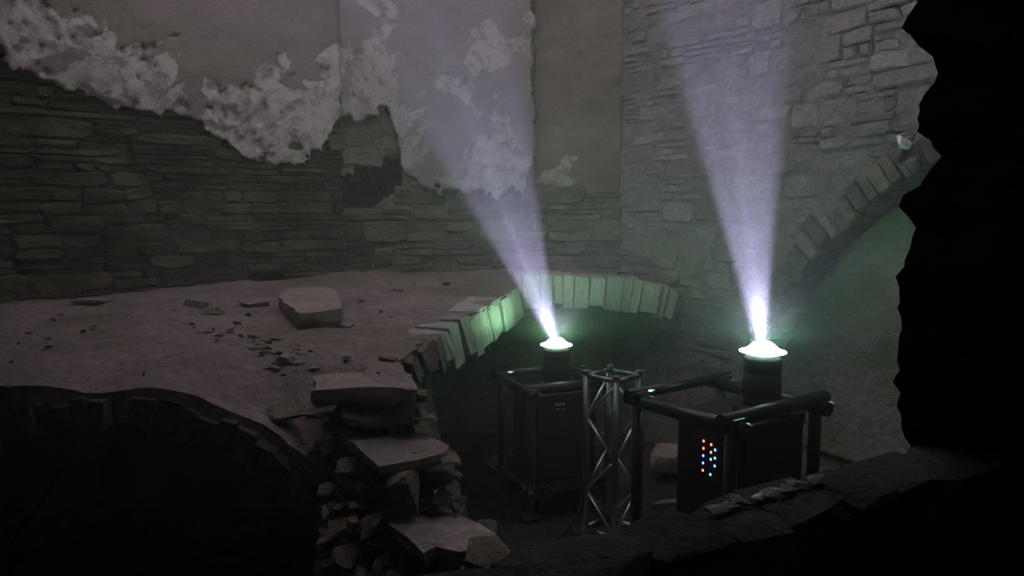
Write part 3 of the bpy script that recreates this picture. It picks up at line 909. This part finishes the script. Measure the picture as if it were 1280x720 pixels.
n_t, n_w = searchlight('large black searchlight with red and blue status lights, beside the right wall', near_c, RZ1, (hoff.x, hoff.y), aims1, LED, glow=1.0, green=(.16, 1, .62))
far_c = Vector((.36, 6.25, EYE - 1.52 - CASE[2])); RZ2 = math.radians(22)
aims2 = [(deg(-20), .05, 1, 15, .45, .55), (deg(-29), .05, 1, 3.0, .40, .6), (deg(-21), .05, 1, 2.4, .85, .7), (deg(-11), .05, 1, 3.0, .50, .7)]
hoff2 = Matrix.Rotation(-RZ2, 2) @ Vector((.02, 0))
f_t, f_w = searchlight('black searchlight with small white print, under the broken vault behind the truss', far_c, RZ2, (hoff2.x, hoff2.y), aims2, [], text=True, glow=1.4, green=(.05, 1, .24))

# ------------------------------------------------------------------ pipe frames round the searchlights
def pipe_frame(label, fx, fy, rz, L1, L2, ztop, zdeck):
    """front corner at (fx, fy); L1 along rz, L2 square to it"""
    t = thing('pipe_frame', label, 'frame', (fx, fy, 0), 'pipe frames carrying the searchlights', rz)
    c = [(0, 0), (L1, 0), (L1, L2), (0, L2)]
    for (x, y) in c:
        p = tube_obj('post', (x, y, .015), (x, y, ztop + .02), .038, M['pipe'], t)
        bevel_box('foot_plate', (0, 0, -(ztop + .02 - .015) / 2 - .006), (.15, .15, .014), M['alu'], p, .002)
    for i in range(4):
        a, b = c[i], c[(i + 1) % 4]
        ex = Vector((b[0] - a[0], b[1] - a[1], 0)).normalized() * .09
        tube_obj('rail', Vector((a[0], a[1], ztop - (.045 if i % 2 else 0))) - ex, Vector((b[0], b[1], ztop - (.045 if i % 2 else 0))) + ex, .045 if i in (1, 0, 3) else .036, M['pipe'], t)
        tube_obj('deck_rail', Vector((a[0], a[1], zdeck - .03)), Vector((b[0], b[1], zdeck - .03)), .026, M['pipe'], t)
    for k in range(4):
        x = L1 * (.16 + .227 * k)
        bevel_box('deck_board', (x, L2 / 2, zdeck + .001), (L1 * .2, L2 + .04, .018), M['black'], t, .003)
    for (x, y) in c:                                     # couplers
        cp = bevel_box('coupler', (x, y, ztop - .02), (.11, .11, .075), M['pipe'], t, .015)
        for ax in (0, 1):
            bm = bmesh.new()
            if ax: tube(bm, (.045, -.085, .0), (.045, -.05, .0), .013, 6); tube(bm, (.045, -.10, 0), (.045, -.085, 0), .007, 8)
            else: tube(bm, (.05, -.03, .03), (.09, -.03, .03), .013, 6); tube(bm, (.09, -.03, .03), (.112, -.03, .03), .007, 8)
            link('bolt', bm_mesh('bolt', bm), M['steel'], cp)
        cl = bevel_box('clamp_band', (x, y, zdeck - .03), (.10, .10, .035), M['steel'], t, .01)
    return t
pipe_frame('tall black pipe frame round the searchlight with the red and blue lights', 1.20, 3.93, RZ1, .78, .72, EYE - 1.14, near_c.z - .012)
fr2 = Matrix.Rotation(RZ2, 2) @ Vector((-.36, -.33))
pipe_frame('low black pipe frame under the searchlight behind the truss', far_c.x + fr2.x, far_c.y + fr2.y, RZ2, .72, .66, EYE - 1.44, far_c.z - .012)

# ------------------------------------------------------------------ aluminium truss stub
def truss():
    cx, cy = .765, 5.5; a = .33; H = 1.27
    t = thing('box_truss', 'upright aluminium box truss with diagonal braces between the two searchlights', 'truss', (cx, cy, 0), None, math.radians(44))
    h = a / 2 - .025
    cs = [(-h, -h), (h, -h), (h, h), (-h, h)]
    for x, y in cs: tube_obj('chord', (x, y, .02), (x, y, H), .025, M['alu'], t, 16)
    for i in range(4):
        (x0, y0), (x1, y1) = cs[i], cs[(i + 1) % 4]
        for z in (.05, H - .02): tube_obj('end_strut', (x0, y0, z), (x1, y1, z), .02, M['alu'], t)
        n = 4; dz = (H - .12) / n
        for k in range(n):
            z0 = .07 + k * dz; p, q = ((x0, y0), (x1, y1)) if (k + i) % 2 == 0 else ((x1, y1), (x0, y0))
            tube_obj('brace', (*p, z0), (*q, z0 + dz), .010, M['brace'], t, 8)
    for x, y in cs:
        bm = bmesh.new(); tube(bm, (0, 0, 0), (0, 0, .03), .031, 16)
        link('spigot', bm_mesh('spigot', bm), M['steel'], t, (x, y, H - .01))
    bevel_box('base_plate', (0, 0, .018), (.44, .44, .014), M['alu'], t, .002)
    return t
truss()

# ------------------------------------------------------------------ loose stones on the ledge
def block():
    top = [(348, 371), (362, 359.5), (398, 359), (419, 360.5), (428, 386), (392, 390), (374, 391)]
    base = PF(372, 406); z = base.z + .135
    pts = [PZ(u, v, z + .0) for u, v in top]
    o = blob('stone_block', pts, .15, M['slab'], None, .006, 77, taper=.90)
    tag(o, 'big squared pale stone block lying on the dusty ledge', 'stone')
block()
def on_ledge(u, v):
    d = ray(u, v); t = 3.93
    while t < 9 and EYE + d.z * t > ledge_z(d.x * t, t): t += .01
    return Vector((d.x * t, t, EYE + d.z * t))
def chip(u, v, wpx, hpx, m, label, group, seed, flat=.35, rz=None):
    wpx *= 1.35; hpx *= 1.3; p = on_ledge(u, v); r = random.Random(seed); s = wpx / F * p.y; hh = max(.012, hpx / F * p.y * flat * 1.6)
    o = hull('stone_chip', (s, s * r.uniform(.5, .9), hh), M[m], seed, None, (p.x, p.y, ledge_z(p.x, p.y) + hh * .3), (r.uniform(-.1, .1), r.uniform(-.12, .12), r.uniform(-.6, .6) if rz is None else rz), 12, .7)
    tag(o, label, 'stone', group)
special = [
    (317, 381, 34, 10, 'slab', 'flat tilted stone flake between the block and the mossy clump'),
    (430, 410, 28, 8, 'slab', 'thin flake of stone at the foot of the big block'),
    (354, 452, 26, 13, 'slab', 'pale wedge of stone beside the heap of dark chips'),
    (243, 384, 30, 12, 'pier', 'mossy lump of stone heading the scatter near the slate wall'),
    (262, 392, 30, 9, 'pier', 'low flat stone just in front of the mossy lump'),
    (112, 379, 34, 8, 'chip', 'lone long flake against the foot of the dark slate wall'),
    (350, 519, 64, 12, 'pier', 'dark sunken stone set in the slope above the black arch'),
    (486, 449, 22, 12, 'pier', 'rounded stone on the broken lip above the pier'),
]
for i, (u, v, w, h, m, lab) in enumerate(special): chip(u, v, w, h, m, lab, None, 900 + i, .5)
r = random.Random(55)
for i in range(16):
    chip(326 + r.gauss(0, 11), 438 + r.gauss(0, 5), r.uniform(6, 13), r.uniform(4, 8), 'dchip', 'small dark chip in the heap of chips below the big block', 'heap of dark chips on the ledge', 1000 + i, .6)
for i in range(36):
    x = r.random(); chip(235 + x * 150 + r.gauss(0, 14), 392 + x * 66 + r.gauss(0, 10), r.uniform(5, 14), r.uniform(3, 7), 'chip', 'small loose chip in the trail of rubble across the ledge', 'trail of rubble chips on the ledge', 1100 + i, .6)
for i in range(46):
    u = r.uniform(10, 620); lo = 392 if u < 420 else 345; hi = 478 if u < 480 else 352 + max(0, (600 - u)) * .45
    v = r.uniform(lo, max(lo + 4, hi)); 
    chip(u, v, r.uniform(4, 11), r.uniform(3, 6), r.choice(['dchip', 'chip']), 'tiny stone chip lying alone on the dusty ledge', 'stray chips on the ledge', 1200 + i, .5)

# slates on the parapet that catch the green light
ang = math.atan(.585)
for i, (u, v, w, h) in enumerate([(898, 640, 26, 8), (915, 634, 22, 6), (930, 628, 26, 7), (948, 623, 24, 6), (968, 617, 30, 7), (985, 613, 28, 6), (1002, 607, 26, 7), (1022, 601, 24, 6)]):
    p = PZ(u, v, SZ + .02); rr = random.Random(i)
    o = hull('slate_shard', (w / F * p.y * 1.5, .05, .012), M['wet'], 1400 + i, None, (p.x, p.y + .02, SZ + .02), (rr.uniform(.05, .25), rr.uniform(-.12, .12), ang + rr.uniform(-.35, .25)), 12, .85)
    tag(o, 'thin slate shard on the parapet edge catching green light', 'stone', 'slate shards on the parapet')

# stones on the lower ground
gs = [(618, 628, 6.9, .24, .2, 'pale rubble stone nearest the pier in the row behind the low frame'), (648, 624, 7.1, .24, .2, 'rounded rubble stone in the middle of the row behind the low frame'), (676, 622, 7.0, .28, .25, 'tall rubble stone ending the row behind the low frame'),
      (757, 637, 6.6, .30, .22, 'rough rubble stone seen through the foot of the truss'), (745, 600, 7.3, .3, .3, 'upright rubble stone leaning by the back wall behind the truss'),
      (836, 652, 5.9, .3, .12, 'flat pale stone on the ground between the truss and the tall frame'), (836, 590, 6.7, .4, .34, 'large rubble stone by the right wall behind the tall frame'),
      (610, 660, 5.5, .22, .12, 'small rubble stone at the dark foot of the pier'), (716, 690, 5.05, .24, .08, 'low flat stone in front of the truss base'), (660, 690, 4.9, .2, .08, 'low stone on the gravel between the pier and the truss')]
for i, (u, v, Y, s, h, lab) in enumerate(gs):
    p = P(u, v, Y)
    o = hull('rubble_stone', (s, s * .8, h), M['pier'], 1500 + i, None, (p.x, p.y, h * .42), (0, 0, i * .7), 18, .75)
    tag(o, lab, 'stone', 'rubble stones on the lower ground')
def cable(pts, label):
    cu = bpy.data.curves.new('power_cable', 'CURVE'); cu.dimensions = '3D'; cu.bevel_depth = .011; cu.bevel_resolution = 2
    sp = cu.splines.new('NURBS'); sp.points.add(len(pts) - 1); sp.order_u = 4; sp.use_endpoint_u = True
    for q, p in zip(sp.points, pts): q.co = (*p, 1)
    o = bpy.data.objects.new('tmp', cu); C.objects.link(o)
    dg = bpy.context.evaluated_depsgraph_get(); me = bpy.data.meshes.new_from_object(o.evaluated_get(dg))
    bpy.data.objects.remove(o)
    me.materials.clear(); o = link('power_cable', me, M['cable']); tag(o, label, 'cable')
cable([far_c + Vector((.2, -.28, .3)), far_c + Vector((.25, -.5, .0)), Vector((.5, 5.6, .05)), Vector((.3, 5.2, .05)), Vector((.1, 5.0, .05)), Vector((.5, 4.7, .05)), Vector((1.0, 4.3, .05)), near_c + Vector((.1, -.3, -.2))], 'black power cable looping over the ground from one searchlight to the other')

# ------------------------------------------------------------------ haze filling the ruin: the beams show only because it scatters their light
def haze():
    pl = [(-5.6, 3.3), (.1, 2.35), (3.2, 3.9), (3.4, 5.0), (3.0, 5.3), (2.15, 6.75), (1.1, 8.05), (.3, 8.15), (-1.75, 7.85), (-4.2, 6.1), (-5.2, 5.1)]
    n = len(pl); vv = [(x, y, .12) for x, y in pl] + [(x, y, TOP - .1) for x, y in pl]
    f = [tuple(range(n))[::-1], tuple(range(n, 2 * n))] + [(i, (i + 1) % n, n + (i + 1) % n, n + i) for i in range(n)]
    m = bpy.data.materials.new('thin_stage_haze'); m.use_nodes = True; nt = m.node_tree
    for nd in list(nt.nodes):
        if nd.type != 'OUTPUT_MATERIAL': nt.nodes.remove(nd)
    out = nt.nodes[0]
    sc = N(nt, 'ShaderNodeVolumeScatter'); sc.inputs['Density'].default_value = .045; sc.inputs['Anisotropy'].default_value = .1
    sc.inputs['Color'].default_value = (.95, .95, 1, 1)
    geo = N(nt, 'ShaderNodeNewGeometry'); sx = N(nt, 'ShaderNodeSeparateXYZ'); nt.links.new(geo.outputs['Position'], sx.inputs['Vector'])
    def mrange(src, a_, b_, c_, d_):
        mr = N(nt, 'ShaderNodeMapRange', interpolation_type='SMOOTHSTEP'); nt.links.new(src, mr.inputs['Value'])
        for k_, v_ in (('From Min', a_), ('From Max', b_), ('To Min', c_), ('To Max', d_)): mr.inputs[k_].default_value = v_
        return mr.outputs['Result']
    def mth(op, x, y):
        n = N(nt, 'ShaderNodeMath', operation=op); nt.links.new(x, n.inputs[0]); nt.links.new(y, n.inputs[1]); return n.outputs[0]
    # density shaped by height: thin low so the void stays dark, fading beams upwards
    tot = mth('MULTIPLY', mrange(sx.outputs['Z'], 1.4, 4.4, .042, .013), mrange(sx.outputs['Z'], .5, 1.6, .12, 1.0))
    for wp in (n_w, f_w):                     # denser haze added round each lens to imitate its halo
        dn = N(nt, 'ShaderNodeVectorMath', operation='DISTANCE'); nt.links.new(geo.outputs['Position'], dn.inputs[0]); dn.inputs[1].default_value = wp
        tot = mth('ADD', tot, mrange(dn.outputs['Value'], .02, .5, .15, 0))
    nt.links.new(tot, sc.inputs['Density'])
    nt.links.new(sc.outputs['Volume'], out.inputs['Volume'])
    o = link('stage_haze', mesh('stage_haze', vv, f), m)
    tag(o, 'thin stage haze hanging in the ruin and showing the beams', 'haze'); o['kind'] = 'stuff'
haze()
